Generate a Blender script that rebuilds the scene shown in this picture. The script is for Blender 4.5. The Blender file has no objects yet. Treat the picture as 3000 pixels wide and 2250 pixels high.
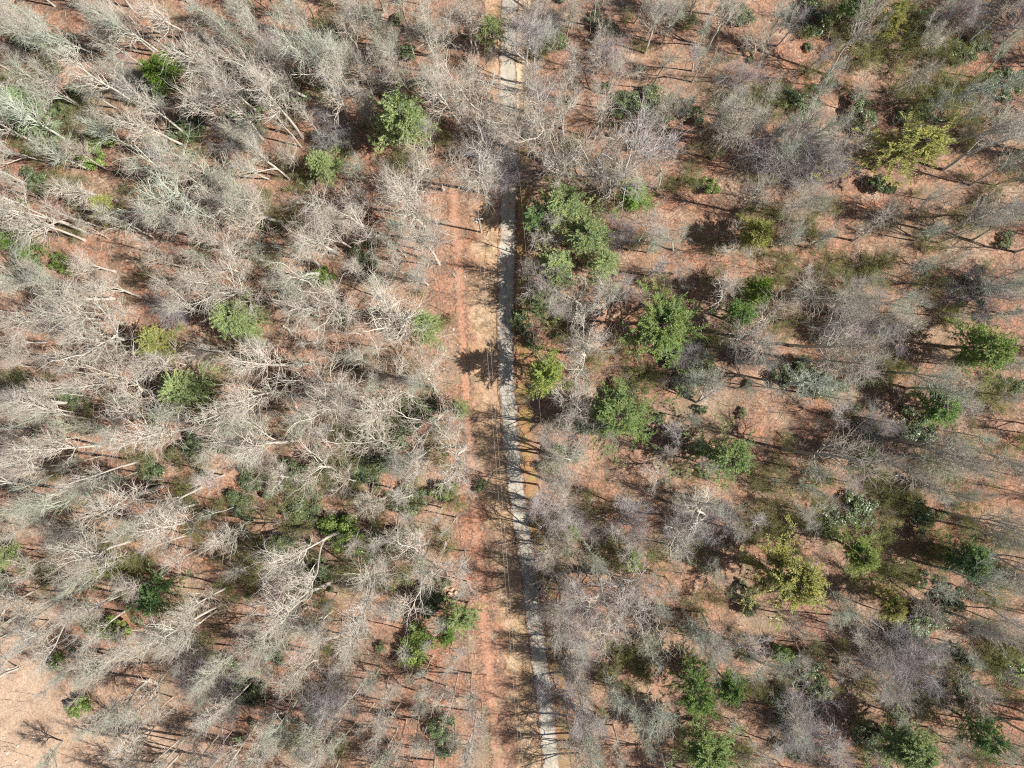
import bpy, math, random
import numpy as np
from mathutils import Vector

# ------------------------------------------------------------------ camera, sky, sun, exposure
S = bpy.context.scene
H = 120.0                        # flying height in metres
K = 0.0591                       # metres on the ground for one pixel of the 3000 px photograph
cam_d = bpy.data.cameras.new('camera'); cam = bpy.data.objects.new('camera', cam_d)
S.collection.objects.link(cam); S.camera = cam
cam.location = (0, 0, H); cam.rotation_euler = (0, 0, 0)
cam_d.sensor_width = 36.0; cam_d.lens = 36.0 / (3000 * K / H)
cam_d.clip_start = 1.0; cam_d.clip_end = 2000

SUN = Vector((0.981 * math.cos(math.radians(46)), -0.193 * math.cos(math.radians(46)), math.sin(math.radians(46)))).normalized()
sl = bpy.data.lights.new('sun', 'SUN'); sl.energy = 5.0; sl.angle = math.radians(0.53); sl.color = (1.0, 0.955, 0.89)
so = bpy.data.objects.new('sun', sl); S.collection.objects.link(so)
so.rotation_euler = SUN.to_track_quat('Z', 'Y').to_euler(); so.location = (60, -12, 160)
W = bpy.data.worlds.new('World'); S.world = W; W.use_nodes = True
wn = W.node_tree; bg = wn.nodes['Background']
sky = wn.nodes.new('ShaderNodeTexSky'); sky.sky_type = 'NISHITA'; sky.sun_disc = False
sky.sun_elevation = math.radians(46); sky.sun_rotation = math.atan2(SUN.x, SUN.y)
sky.air_density = 1.0; sky.dust_density = 1.0
wn.links.new(sky.outputs[0], bg.inputs[0]); bg.inputs[1].default_value = 0.05
S.view_settings.view_transform = 'Standard'; S.view_settings.look = 'None'
S.view_settings.exposure = 0.78; S.view_settings.gamma = 1.0
S.render.engine = 'CYCLES'
try:
    S.cycles.filter_width = 1.15; S.cycles.use_denoising = False; S.cycles.max_bounces = 5; S.cycles.diffuse_bounces = 3; S.cycles.transparent_max_bounces = 4
except Exception: pass

rng = np.random.default_rng(11)
R = random.Random(5)
COL = S.collection

# ------------------------------------------------------------------ materials
def mat(name):
    m = bpy.data.materials.new(name); m.use_nodes = True
    nt = m.node_tree; b = nt.nodes['Principled BSDF']
    b.inputs['Specular IOR Level'].default_value = 0.2
    return m, nt, b
def nd(nt, t, **kw):
    n = nt.nodes.new(t)
    for k, v in kw.items():
        if k.startswith('i_'): n.inputs[k[2:].replace('_', ' ')].default_value = v
        else: setattr(n, k, v)
    return n
def mixc(nt, f, a, b, blend='MIX'):
    n = nt.nodes.new('ShaderNodeMix'); n.data_type = 'RGBA'; n.blend_type = blend
    for s, v in ((0, f), (6, a), (7, b)):
        if hasattr(v, 'is_linked'): nt.links.new(v, n.inputs[s])
        else: n.inputs[s].default_value = v if s == 0 else (*v, 1)
    return n.outputs[2]
def noise(nt, vec, scale, detail=4, rough=0.6, dist=0.0):
    n = nt.nodes.new('ShaderNodeTexNoise'); n.inputs['Scale'].default_value = scale
    n.inputs['Detail'].default_value = detail; n.inputs['Roughness'].default_value = rough
    n.inputs['Distortion'].default_value = dist
    nt.links.new(vec, n.inputs['Vector']); return n.outputs['Fac']
def ramp(nt, fac, a, b):
    n = nt.nodes.new('ShaderNodeMapRange'); n.inputs[1].default_value = a; n.inputs[2].default_value = b
    n.clamp = True; nt.links.new(fac, n.inputs[0]); return n.outputs[0]
def math_(nt, op, a, b=None):
    n = nt.nodes.new('ShaderNodeMath'); n.operation = op
    for i, v in enumerate((a, b)):
        if v is None: continue
        if hasattr(v, 'is_linked'): nt.links.new(v, n.inputs[i])
        else: n.inputs[i].default_value = v
    return n.outputs[0]
def worldpos(nt):
    return nt.nodes.new('ShaderNodeNewGeometry').outputs['Position']

def litter(nt):
    """dead leaves on the forest floor: colour and height sockets"""
    p = worldpos(nt)
    big = noise(nt, p, 0.045, 4, .6); mid = noise(nt, p, 0.33, 5, .62); fine = noise(nt, p, 2.6, 4, .75)
    c = mixc(nt, ramp(nt, big, .38, .62), (.375, .19, .118), (.355, .23, .155))
    c = mixc(nt, ramp(nt, mid, .44, .6), c, (.215, .14, .10))
    c = mixc(nt, math_(nt, 'MULTIPLY', ramp(nt, noise(nt, p, .19, 4, .6, .5), .54, .68), .7), c, (.48, .36, .255))
    c = mixc(nt, math_(nt, 'MULTIPLY', ramp(nt, noise(nt, p, .5, 5, .7), .56, .7), .65), c, (.47, .215, .12))
    c = mixc(nt, math_(nt, 'MULTIPLY', ramp(nt, noise(nt, p, .75, 6, .75), .53, .66), .7), c, (.15, .125, .095))
    c = mixc(nt, math_(nt, 'MULTIPLY', ramp(nt, noise(nt, p, 1.3, 5, .8), .56, .68), .6), c, (.50, .40, .33))
    v = nt.nodes.new('ShaderNodeTexVoronoi'); v.inputs['Scale'].default_value = 4.6; nt.links.new(p, v.inputs['Vector'])
    sep = nt.nodes.new('ShaderNodeSeparateColor'); nt.links.new(v.outputs['Color'], sep.inputs[0])
    c = mixc(nt, .85, c, mixc(nt, sep.outputs[0], (.55, .52, .5), (1.38, 1.4, 1.42)), 'MULTIPLY')
    c = mixc(nt, ramp(nt, fine, .4, .7), c, mixc(nt, 1.0, c, (.55, .52, .5), 'MULTIPLY'))
    c = mixc(nt, math_(nt, 'MULTIPLY', ramp(nt, noise(nt, p, .09, 5, .68, .4), .53, .64), .5), c, mixc(nt, sep.outputs[2], (.17, .145, .09), (.33, .27, .17)))
    # sandy, leaf-poor soil towards the clearing
    sx = nt.nodes.new('ShaderNodeSeparateXYZ'); nt.links.new(p, sx.inputs[0])
    d = math_(nt, 'ADD', math_(nt, 'MULTIPLY', math_(nt, 'ADD', sx.outputs[0], 85.0), .028), math_(nt, 'MULTIPLY', math_(nt, 'ADD', sx.outputs[1], 64.0), .034))
    d = math_(nt, 'ADD', d, math_(nt, 'MULTIPLY', math_(nt, 'SUBTRACT', noise(nt, p, .14, 6, .68), .5), 3.4))
    c = mixc(nt, math_(nt, 'MULTIPLY', ramp(nt, d, .95, .2), .75), c, mixc(nt, sep.outputs[1], (.38, .265, .18), (.58, .44, .315)))
    return c, fine
def finish(nt, b, c, h, strength=.6, dist=.08, rough=.95):
    nt.links.new(c, b.inputs['Base Color']); b.inputs['Roughness'].default_value = rough
    bp = nt.nodes.new('ShaderNodeBump'); bp.inputs['Strength'].default_value = strength; bp.inputs['Distance'].default_value = dist
    nt.links.new(h, bp.inputs['Height']); nt.links.new(bp.outputs[0], b.inputs['Normal'])

m_litter, nt, b = mat('leaf_litter'); c, h = litter(nt); finish(nt, b, c, h, .8, .12)

def edge_mask(nt, soft, amount, scale=.8):
    """1 inside the strip, 0 at its ragged edge; u runs 0..1 across"""
    uv = nt.nodes.new('ShaderNodeUVMap'); s = nt.nodes.new('ShaderNodeSeparateXYZ'); nt.links.new(uv.outputs[0], s.inputs[0])
    e = math_(nt, 'MINIMUM', s.outputs[0], math_(nt, 'SUBTRACT', 1.0, s.outputs[0]))
    e = math_(nt, 'ADD', e, math_(nt, 'MULTIPLY', math_(nt, 'SUBTRACT', noise(nt, worldpos(nt), scale, 5, .65), .5), amount))
    return ramp(nt, e, soft * .3, soft), s.outputs[0], s.outputs[1]

m_verge, nt, b = mat('verge_grass'); c, h = litter(nt); p = worldpos(nt)
mk, u, v_ = edge_mask(nt, .2, .75, .28)
g = mixc(nt, ramp(nt, noise(nt, p, .22, 5, .65), .4, .62), (.44, .285, .175), (.50, .37, .25))
g = mixc(nt, math_(nt, 'MULTIPLY', ramp(nt, noise(nt, p, .35, 5, .7), .48, .62), .85), g, (.28, .20, .10))
g = mixc(nt, math_(nt, 'MULTIPLY', ramp(nt, noise(nt, p, .13, 3, .6), .5, .64), .5), g, (.46, .23, .13))
vv = nt.nodes.new('ShaderNodeTexVoronoi'); vv.inputs['Scale'].default_value = 4.5; nt.links.new(p, vv.inputs['Vector'])
sp = nt.nodes.new('ShaderNodeSeparateColor'); nt.links.new(vv.outputs['Color'], sp.inputs[0])
g = mixc(nt, .8, g, mixc(nt, sp.outputs[0], (.68, .65, .6), (1.28, 1.3, 1.3)), 'MULTIPLY')
g = mixc(nt, math_(nt, 'MULTIPLY', ramp(nt, noise(nt, p, .7, 6, .8), .48, .6), .75), g, (.235, .17, .105))
finish(nt, b, mixc(nt, math_(nt, 'MULTIPLY', mk, .9), c, g), h, .7, .1)

m_ditch, nt, b = mat('ditch_leaves'); c, h = litter(nt); p = worldpos(nt)
mk, u, v_ = edge_mask(nt, .3, .5, .6)
g = mixc(nt, ramp(nt, noise(nt, p, .6, 4, .6), .4, .6), (.45, .225, .14), (.33, .175, .115))
g = mixc(nt, ramp(nt, noise(nt, p, 3, 3, .7), .45, .65), g, (.52, .31, .2))
finish(nt, b, mixc(nt, math_(nt, 'MULTIPLY', mk, ramp(nt, noise(nt, p, .3, 5, .75), .36, .56)), c, g), h, .8, .12)

m_moss, nt, b = mat('mossy_bank'); c, h = litter(nt); p = worldpos(nt)
mk, u, v_ = edge_mask(nt, .25, .5, .5)
g = mixc(nt, ramp(nt, noise(nt, p, .45, 5, .7), .44, .6), (.33, .18, .09), (.32, .245, .085))
g = mixc(nt, math_(nt, 'MULTIPLY', ramp(nt, noise(nt, p, 1.1, 4, .7), .56, .66), .7), g, (.24, .215, .07))
finish(nt, b, mixc(nt, math_(nt, 'MULTIPLY', mk, ramp(nt, noise(nt, p, .16, 3, .6), .33, .5)), c, g), h, .8, .12)

m_sand, nt, b = mat('sandy_shoulder'); c, h = litter(nt); p = worldpos(nt)
mk, u, v_ = edge_mask(nt, .3, .5, .5)
g = mixc(nt, ramp(nt, noise(nt, p, .5, 5, .7), .4, .65), (.66, .50, .33), (.55, .38, .22))
finish(nt, b, mixc(nt, math_(nt, 'MULTIPLY', mk, .9), c, g), h, .5, .06)

m_road, nt, b = mat('worn_gravel_asphalt'); c, h = litter(nt); p = worldpos(nt)
mk, u, v_ = edge_mask(nt, .16, .62, .9)
g = mixc(nt, ramp(nt, noise(nt, p, .3, 5, .6), .38, .62), (.40, .372, .31), (.53, .49, .415))
g = mixc(nt, math_(nt, 'MULTIPLY', ramp(nt, noise(nt, p, 5.0, 3, .8), .4, .66), .55), g, (.33, .30, .24))
cen = ramp(nt, math_(nt, 'ABSOLUTE', math_(nt, 'SUBTRACT', u, .5)), .09, .0)       # strip between the wheel tracks
g = mixc(nt, math_(nt, 'MULTIPLY', cen, .6), g, (.30, .285, .20))
g = mixc(nt, math_(nt, 'MULTIPLY', ramp(nt, noise(nt, p, .8, 5, .75), .5, .62), .55), g, (.31, .28, .22))
g = mixc(nt, math_(nt, 'MULTIPLY', ramp(nt, noise(nt, p, .5, 6, .8, .6), .54, .61), .75), g, (.38, .25, .16))
g = mixc(nt, math_(nt, 'MULTIPLY', ramp(nt, noise(nt, p, 1.7, 5, .8), .6, .7), .8), g, (.42, .26, .16))
finish(nt, b, mixc(nt, mk, c, g), h, .35, .04, .9)

def bark_mat(name, mulc, mott=.5):
    m, nt, b = mat(name)
    oi = nt.nodes.new('ShaderNodeObjectInfo'); tc = nt.nodes.new('ShaderNodeTexCoord')
    c = mixc(nt, 1.0, oi.outputs['Color'], mulc, 'MULTIPLY')
    c = mixc(nt, math_(nt, 'MULTIPLY', ramp(nt, noise(nt, tc.outputs['Object'], 2.2, 4, .7), .45, .62), mott), c, mixc(nt, 1., c, (.66, .68, .6), 'MULTIPLY'))
    c = mixc(nt, math_(nt, 'MULTIPLY', ramp(nt, noise(nt, tc.outputs['Object'], .45, 2, .5), .48, .62), .4), c, (.45, .49, .41))
    nt.links.new(c, b.inputs['Base Color']); b.inputs['Roughness'].default_value = .9
    return m
m_bark = bark_mat('tree_bark', (1, 1, 1)); m_twig = bark_mat('twig_bark', (1.06, 1.0, .96), .3)
m_pbark, nt, b = mat('pine_bark'); nt.links.new(mixc(nt, ramp(nt, noise(nt, nt.nodes.new('ShaderNodeTexCoord').outputs['Object'], 5, 4), .4, .6), (.13, .10, .08), (.24, .19, .16)), b.inputs['Base Color']); b.inputs['Roughness'].default_value = .95

def leaf_mat(name, trans, gloss=.5, spec=.3):
    m, nt, b = mat(name)
    oi = nt.nodes.new('ShaderNodeObjectInfo'); tc = nt.nodes.new('ShaderNodeTexCoord')
    n1 = noise(nt, tc.outputs['Object'], 1.1, 3, .6); n2 = noise(nt, tc.outputs['Object'], 7.0, 2, .6)
    c = mixc(nt, ramp(nt, n1, .36, .64), oi.outputs['Color'], mixc(nt, 1., oi.outputs['Color'], (1.4, 1.22, 1.0), 'MULTIPLY'))
    c = mixc(nt, ramp(nt, n2, .38, .66), mixc(nt, 1., c, (.6, .72, .8), 'MULTIPLY'), c)
    nt.links.new(c, b.inputs['Base Color']); b.inputs['Roughness'].default_value = gloss; b.inputs['Specular IOR Level'].default_value = spec
    t = nt.nodes.new('ShaderNodeBsdfTranslucent'); nt.links.new(mixc(nt, 1., c, (1.05, 1.1, .75), 'MULTIPLY'), t.inputs[0])
    mx = nt.nodes.new('ShaderNodeMixShader'); mx.inputs[0].default_value = trans
    nt.links.new(b.outputs[0], mx.inputs[1]); nt.links.new(t.outputs[0], mx.inputs[2])
    nt.links.new(mx.outputs[0], nt.nodes['Material Output'].inputs[0])
    return m
m_needle = leaf_mat('pine_needles', .25, .6, .3); m_leaf = leaf_mat('evergreen_leaves', .15, .38, .45); m_young = leaf_mat('young_leaves', .4, .7, .2)
def plain(name, col, rough=.7, metal=0):
    m, nt, b = mat(name); p = nt.nodes.new('ShaderNodeTexCoord').outputs['Object']
    nt.links.new(mixc(nt, ramp(nt, noise(nt, p, 6, 5), .4, .62), col, tuple(x * .72 for x in col)), b.inputs['Base Color'])
    b.inputs['Roughness'].default_value = rough; b.inputs['Metallic'].default_value = metal; return m
m_pole = plain('weathered_pole_wood', (.50, .42, .34), .9); m_steel = plain('galvanised_steel', (.62, .63, .64), .45, .3)
m_can = plain('painted_grey_metal', (.66, .68, .69), .45); m_wire = plain('aluminium_cable', (.42, .38, .35), .6)
m_cut = plain('sawn_wood', (.66, .50, .32), .9); m_log = plain('dead_wood', (.60, .52, .44), .9); m_stone = plain('pale_stone', (.52, .47, .41), .9)
m_white = plain('white_paint', (.8, .8, .78), .5); m_ins = plain('porcelain', (.75, .74, .72), .25)

# ------------------------------------------------------------------ mesh helpers
class Geo:
    """collects vertices and faces (quads or triangles, one material index each)"""
    def __init__(s): s.v = []; s.f = []; s.m = []; s.n = 0
    def add(s, v, f, mi=0):
        v = np.asarray(v, float).reshape(-1, 3); f = np.asarray(f, int)
        s.v.append(v); s.f.append(f + s.n); s.m.append(np.full(len(f), mi)); s.n += len(v)
    def tubes(s, P, r, sides=3, mi=0):
        """P (M,n,3) polylines, r (M,n) radii"""
        M, n, _ = P.shape
        T = np.gradient(P, axis=1); T /= np.linalg.norm(T, axis=2, keepdims=True) + 1e-9
        ref = np.where(np.abs(T[:, :1, 2:3]) > .85, np.array([1., 0, 0]), np.array([0., 0, 1.]))
        ref = np.repeat(ref, n, 1)
        A = np.cross(T, ref); A /= np.linalg.norm(A, axis=2, keepdims=True) + 1e-9
        B = np.cross(T, A)
        a = np.arange(sides) * 2 * math.pi / sides
        ring = P[:, :, None, :] + r[:, :, None, None] * (np.cos(a)[None, None, :, None] * A[:, :, None, :] + np.sin(a)[None, None, :, None] * B[:, :, None, :])
        idx = np.arange(M * n * sides).reshape(M, n, sides); j = np.roll(np.arange(sides), -1)
        f = np.stack([idx[:, :-1, :], idx[:, :-1, :][:, :, j], idx[:, 1:, :][:, :, j], idx[:, 1:, :]], -1).reshape(-1, 4)
        s.add(ring, f, mi)
        if sides > 4:                               # close the ends of thick tubes
            for k in (0, n - 1):
                s.add(np.concatenate([ring[:, k].reshape(-1, 3), P[:, k]], 0),
                      np.array([(m * sides + q, m * sides + (q + 1) % sides, M * sides + m, M * sides + m) for m in range(M) for q in range(sides)]), mi)
    def blades(s, C, D, Wd, mi=0):
        """C centres, D half-length vectors, Wd half-width vectors: one quad each (a pointed leaf)"""
        v = np.stack([C - D, C + Wd, C + D, C - Wd], 1)
        s.add(v, np.arange(len(C) * 4).reshape(-1, 4), mi)
    def box(s, c, sz, mi=0, rz=0):
        x, y, z = np.array(sz) / 2; q = np.array([(a, b_, d) for a in (-x, x) for b_ in (-y, y) for d in (-z, z)])
        ca, sa = math.cos(rz), math.sin(rz); q = q @ np.array([[ca, sa, 0], [-sa, ca, 0], [0, 0, 1]])
        s.add(q + np.array(c), [(0, 1, 3, 2), (4, 6, 7, 5), (0, 4, 5, 1), (2, 3, 7, 6), (0, 2, 6, 4), (1, 5, 7, 3)], mi)
    def mesh(s, name, mats, smooth=False):
        me = bpy.data.meshes.new(name); v = np.concatenate(s.v); f = np.concatenate(s.f); mi = np.concatenate(s.m)
        tri = f[:, 2] == f[:, 3]
        quads = f[~tri]; tris = f[tri][:, :3]
        me.vertices.add(len(v)); me.vertices.foreach_set('co', v.astype(np.float32).ravel())
        loops = np.concatenate([quads.ravel(), tris.ravel()]); me.loops.add(len(loops)); me.loops.foreach_set('vertex_index', loops.astype(np.int32))
        me.polygons.add(len(f))
        st = np.concatenate([np.arange(len(quads)) * 4, len(quads) * 4 + np.arange(len(tris)) * 3])
        me.polygons.foreach_set('loop_start', st.astype(np.int32))
        me.polygons.foreach_set('material_index', np.concatenate([mi[~tri], mi[tri]]).astype(np.int32))
        if smooth: me.polygons.foreach_set('use_smooth', np.ones(len(f), bool))
        for m in mats: me.materials.append(m)
        me.update(); me.validate(); return me
def link(name, me, parent=None, color=None):
    o = bpy.data.objects.new(name, me); COL.objects.link(o); o.parent = parent
    if color is not None: o.color = (*color, 1)
    return o
def tag(o, label=None, cat=None, group=None, kind=None):
    for k, v in (('label', label), ('category', cat), ('group', group), ('kind', kind)):
        if v: o[k] = v
    return o
def w3(px, py, z=0.0):              # pixel of the 3000 px photograph -> point at height z
    f = K * (H - z) / H
    return np.array([(px - 1500) * f, (1125 - py) * f, z])
def full(x, y): return x * 3000 / 2212, y * 3000 / 2212          # full view on 2212 px
def tile(t, x, y): return (t % 3) * 1000 + x / 2.212, (t // 3) * 750 + y / 2.212

# ------------------------------------------------------------------ ground, verge, road
g = Geo(); n = 60; L = 900
xs = np.linspace(-L, L, n); X, Y = np.meshgrid(xs, xs, indexing='ij')
V = np.stack([X, Y, np.zeros_like(X)], -1).reshape(-1, 3); I = np.arange(n * n).reshape(n, n)
g.add(V, np.stack([I[:-1, :-1], I[1:, :-1], I[1:, 1:], I[:-1, 1:]], -1).reshape(-1, 4))
tag(link('ground', g.mesh('ground', [m_litter])), kind='structure')

def strip(name, pts, z, m, jit=.25):
    """pts: (px, py, left px, right px) down the photograph; ragged sheet with u across"""
    A = np.array(pts, float); t = np.linspace(0, 1, 420)
    tt = (A[:, 1] - A[0, 1]) / (A[-1, 1] - A[0, 1])
    y = A[0, 1] + t * (A[-1, 1] - A[0, 1]); l = np.interp(t, tt, A[:, 0]); r = np.interp(t, tt, A[:, 2])
    ker = np.ones(31) / 31
    l = np.convolve(np.pad(l, 15, 'edge'), ker, 'valid'); r = np.convolve(np.pad(r, 15, 'edge'), ker, 'valid')
    l = l + rng.normal(0, jit / K, 420); r = r + rng.normal(0, jit / K, 420)
    cols = 9; U = np.linspace(0, 1, cols)
    Xp = l[:, None] * (1 - U) + r[:, None] * U; V = np.stack([(Xp - 1500) * K, np.repeat(((1125 - y) * K)[:, None], cols, 1), np.full_like(Xp, z)], -1)
    I = np.arange(420 * cols).reshape(420, cols); g = Geo()
    g.add(V.reshape(-1, 3), np.stack([I[:-1, :-1], I[1:, :-1], I[1:, 1:], I[:-1, 1:]], -1).reshape(-1, 4))
    me = g.mesh(name, [m]); uv = me.uv_layers.new(name='UVMap')
    li = np.zeros(len(me.loops), np.int32); me.loops.foreach_get('vertex_index', li)
    co = np.stack([np.tile(U, 420)[li], np.repeat(t, cols)[li]], -1); uv.data.foreach_set('uv', co.astype(np.float32).ravel())
    return tag(link(name, me), kind='structure')
road = [(-900, 1560), (-60, 1500), (0, 1497), (60, 1492), (130, 1487), (290, 1486), (400, 1490), (610, 1490), (760, 1484), (880, 1480), (1000, 1480), (1085, 1482),
        (1200, 1488), (1290, 1496), (1400, 1507), (1465, 1513), (1560, 1530), (1630, 1546), (1750, 1559), (1870, 1573), (2030, 1594), (2230, 1614), (2300, 1620), (3200, 1700)]
strip('verge', [(c - 125 if y > 500 else c - 80, y, c + 78) for y, c in road if True], .02, m_verge)
strip('mossy_bank', [(c + 22, y, c + 72) for y, c in road], .04, m_moss)
strip('sandy_shoulder', [(1515, -500, 1600), (1500, 0, 1590), (1490, 60, 1560), (1488, 150, 1552), (1500, 260, 1535), (1500, 340, 1520)], .06, m_sand)
strip('ditch', [(1300, 480, 1332), (1312, 600, 1345), (1325, 760, 1362), (1335, 900, 1366), (1345, 1100, 1378), (1355, 1250, 1388), (1375, 1450, 1400), (1385, 1650, 1425), (1400, 1850, 1440), (1425, 2050, 1462), (1445, 2300, 1485)], .06, m_ditch)
strip('road', [(c - 26, y, c + 26) for y, c in road], .09, m_road, .08)
ROADY = np.array([r_[0] for r_ in road], float); ROADX = np.array([r_[1] for r_ in road], float)

# ------------------------------------------------------------------ growing bare trees
def unit(a): return a / (np.linalg.norm(a, axis=-1, keepdims=True) + 1e-9)
def grow(P, r, count, t0, t1, ang, length, npts, wig, up, r0, taper=.25, profile=None):
    """children for every polyline in P; returns polylines and radii"""
    M, n, _ = P.shape
    t = rng.uniform(t0, t1, (M, count)) if count > 3 else np.clip(np.linspace(t0, t1, count)[None] + rng.uniform(-.05, .05, (M, count)), 0, 1)
    x = t * (n - 1); i = np.clip(x.astype(int), 0, n - 2); f = (x - i)[..., None]; m = np.arange(M)[:, None]
    pos = P[m, i] * (1 - f) + P[m, i + 1] * f; T = unit(P[m, i + 1] - P[m, i]); rr = r[m, i] * (1 - f[..., 0]) + r[m, i + 1] * f[..., 0]
    d = unit(np.cross(T, rng.normal(size=T.shape)))
    a = np.radians(rng.uniform(*ang, t.shape))[..., None]
    D = unit(np.cos(a) * T + np.sin(a) * d)
    Ln = length * rng.uniform(.6, 1.25, t.shape)
    if profile is not None: Ln = Ln * profile(t)
    Q = np.zeros((M, count, npts, 3)); Q[:, :, 0] = pos; st = (Ln / (npts - 1))[..., None]
    for k in range(1, npts):
        D = unit(D + rng.normal(0, wig, D.shape) + np.array([0, 0, up])); Q[:, :, k] = Q[:, :, k - 1] + D * st
    rad = np.minimum(rr * .75, r0 * (Ln / length) ** .7)[..., None] * np.linspace(1, taper, npts)
    return Q.reshape(-1, npts, 3), rad.reshape(-1, npts)
def trunk_line(h, n, wig, r0, r1):
    P = np.zeros((1, n, 3)); d = np.array([0, 0, 1.])
    for k in range(1, n):
        d = unit(d + np.append(rng.normal(0, wig, 2), .12)); P[0, k] = P[0, k - 1] + d * h / (n - 1)
    r = np.linspace(r0, r1, n)[None].copy(); r[0, 0] *= 1.35
    P[0, 0, 2] = -.3
    return P, r
def bare_proto(style):
    g = Geo(); tr = Geo()
    if style == 'oak':
        P, r = trunk_line(rng.uniform(7, 10), 9, .11, .29, .19); tr.tubes(P, r, 7)
        A, ra = grow(P, r, 7, .62, 1, (22, 58), 7.6, 10, .16, .10, .11, .3)
        B, rb = grow(A, ra, 9, .12, 1, (28, 62), 3.3, 7, .22, .06, .052, .38)
        C_, rc = grow(B, rb, 6, .12, 1, (28, 62), 1.8, 5, .26, .05, .032, .45)
        D, rd = grow(C_, rc, 3, .15, 1, (25, 60), .95, 3, .3, .03, .018, .6)
        E, re = grow(B, rb, 4, .2, 1, (30, 70), .9, 3, .3, .03, .018, .6)
    elif style == 'ascend':
        P, r = trunk_line(18.5, 14, .05, .26, .05); tr.tubes(P, r, 7)
        A, ra = grow(P, r, 26, .36, .97, (28, 54), 6.2, 8, .15, .11, .10, .38, lambda t: 1.18 - .85 * t)
        B, rb = grow(A, ra, 7, .15, 1, (22, 50), 2.2, 5, .2, .07, .052, .42)
        C_, rc = grow(B, rb, 3, .15, 1, (22, 50), 1.2, 4, .22, .05, .032, .5)
        D, rd = grow(C_, rc, 1, .2, 1, (22, 50), .65, 3, .2, .05, .014, .6); D = D[::2]; rd = rd[::2]
        E, re = grow(A, ra, 3, .2, 1, (30, 60), .8, 3, .2, .05, .016, .6)
    elif style == 'fork':
        P, r = trunk_line(6.5, 7, .05, .28, .22); tr.tubes(P, r, 7)
        A0, r0_ = grow(P, r, 3, .8, 1, (8, 24), 12.0, 12, .08, .07, .15, .25)
        A, ra = grow(A0, r0_, 13, .25, .97, (25, 55), 4.6, 8, .17, .09, .08, .35, lambda t: 1.25 - .8 * t)
        tr.tubes(A0, r0_, 6)
        B, rb = grow(A, ra, 6, .15, 1, (25, 55), 2.1, 5, .24, .06, .052, .42)
        C_, rc = grow(B, rb, 3, .15, 1, (22, 55), 1.15, 4, .25, .04, .03, .5)
        D, rd = grow(C_, rc, 1, .2, 1, (22, 50), .6, 3, .25, .04, .015, .6)
        E, re = grow(A0, r0_, 16, .3, 1, (30, 60), 1.2, 4, .2, .05, .02, .5)
    elif style == 'pole':
        P, r = trunk_line(17.5, 14, .05, .20, .04); tr.tubes(P, r, 6)
        A, ra = grow(P, r, 16, .5, .98, (28, 52), 3.8, 7, .14, .1, .055, .35, lambda t: 1.3 - .9 * t)
        B, rb = grow(A, ra, 5, .15, 1, (25, 50), 1.5, 5, .22, .06, .038, .45)
        C_, rc = grow(B, rb, 3, .15, 1, (22, 50), .9, 3, .2, .05, .023, .5)
        D, rd = grow(C_, rc, 1, .2, 1, (22, 50), .5, 3, .2, .05, .012, .6)
        E, re = grow(A, ra, 3, .2, 1, (30, 60), .6, 3, .2, .05, .013, .6)
    elif style == 'thicket':                       # many stems from one foot, dense fine twigs
        P = np.zeros((9, 6, 3)); r = np.repeat(np.linspace(.05, .022, 6)[None], 9, 0); a = rng.uniform(0, 6.28, 9)
        d = unit(np.stack([np.cos(a) * .7, np.sin(a) * .7, np.ones(9)], -1)); P[:, 0, 2] = -.1
        for k in range(1, 6): d = unit(d + rng.normal(0, .12, d.shape)); P[:, k] = P[:, k - 1] + d * rng.uniform(.7, 1.1)
        tr.tubes(P, r, 5)
        A, ra = grow(P, r, 7, .2, 1, (22, 60), 2.2, 6, .2, .05, .034, .4)
        B, rb = grow(A, ra, 7, .1, 1, (25, 60), 1.3, 4, .25, .05, .02, .5)
        C_, rc = grow(B, rb, 4, .1, 1, (25, 60), .75, 3, .25, .05, .013, .6)
        D, rd = grow(C_, rc, 2, .2, 1, (22, 50), .4, 3, .2, .05, .006, .5); E, re = D[:1], rd[:1]
    g.tubes(A, ra, 5, 0); g.tubes(B, rb, 4, 0); g.tubes(C_, rc, 3, 1); g.tubes(D, rd, 3, 1); g.tubes(E, re, 3, 1)
    return tr.mesh('trunk', [m_bark], True), g.mesh('crown', [m_bark, m_twig], True)
PROTO = {'oak': [bare_proto('oak') for _ in range(6)], 'ascend': [bare_proto('ascend') for _ in range(6)],
         'fork': [bare_proto('fork') for _ in range(5)], 'pole': [bare_proto('pole') for _ in range(5)], 'thicket': [bare_proto('thicket') for _ in range(3)]}
BARK = {'dusky mauve': (.34, .315, .335), 'ivory': (.545, .49, .43), 'greenish': (.47, .505, .425), 'mauve-grey': (.50, .455, .45), 'brownish': (.46, .405, .345), 'bleached': (.58, .535, .475)}
STY = {'oak': 'crooked spreading', 'ascend': 'feathery upright', 'fork': 'fork-trunked', 'pole': 'slender', 'thicket': 'low many-stemmed'}
from mathutils import Quaternion
SMALL = []
THINGS = []           # (kind, object, photo x, photo y, adjective) to be labelled once everything stands

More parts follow.
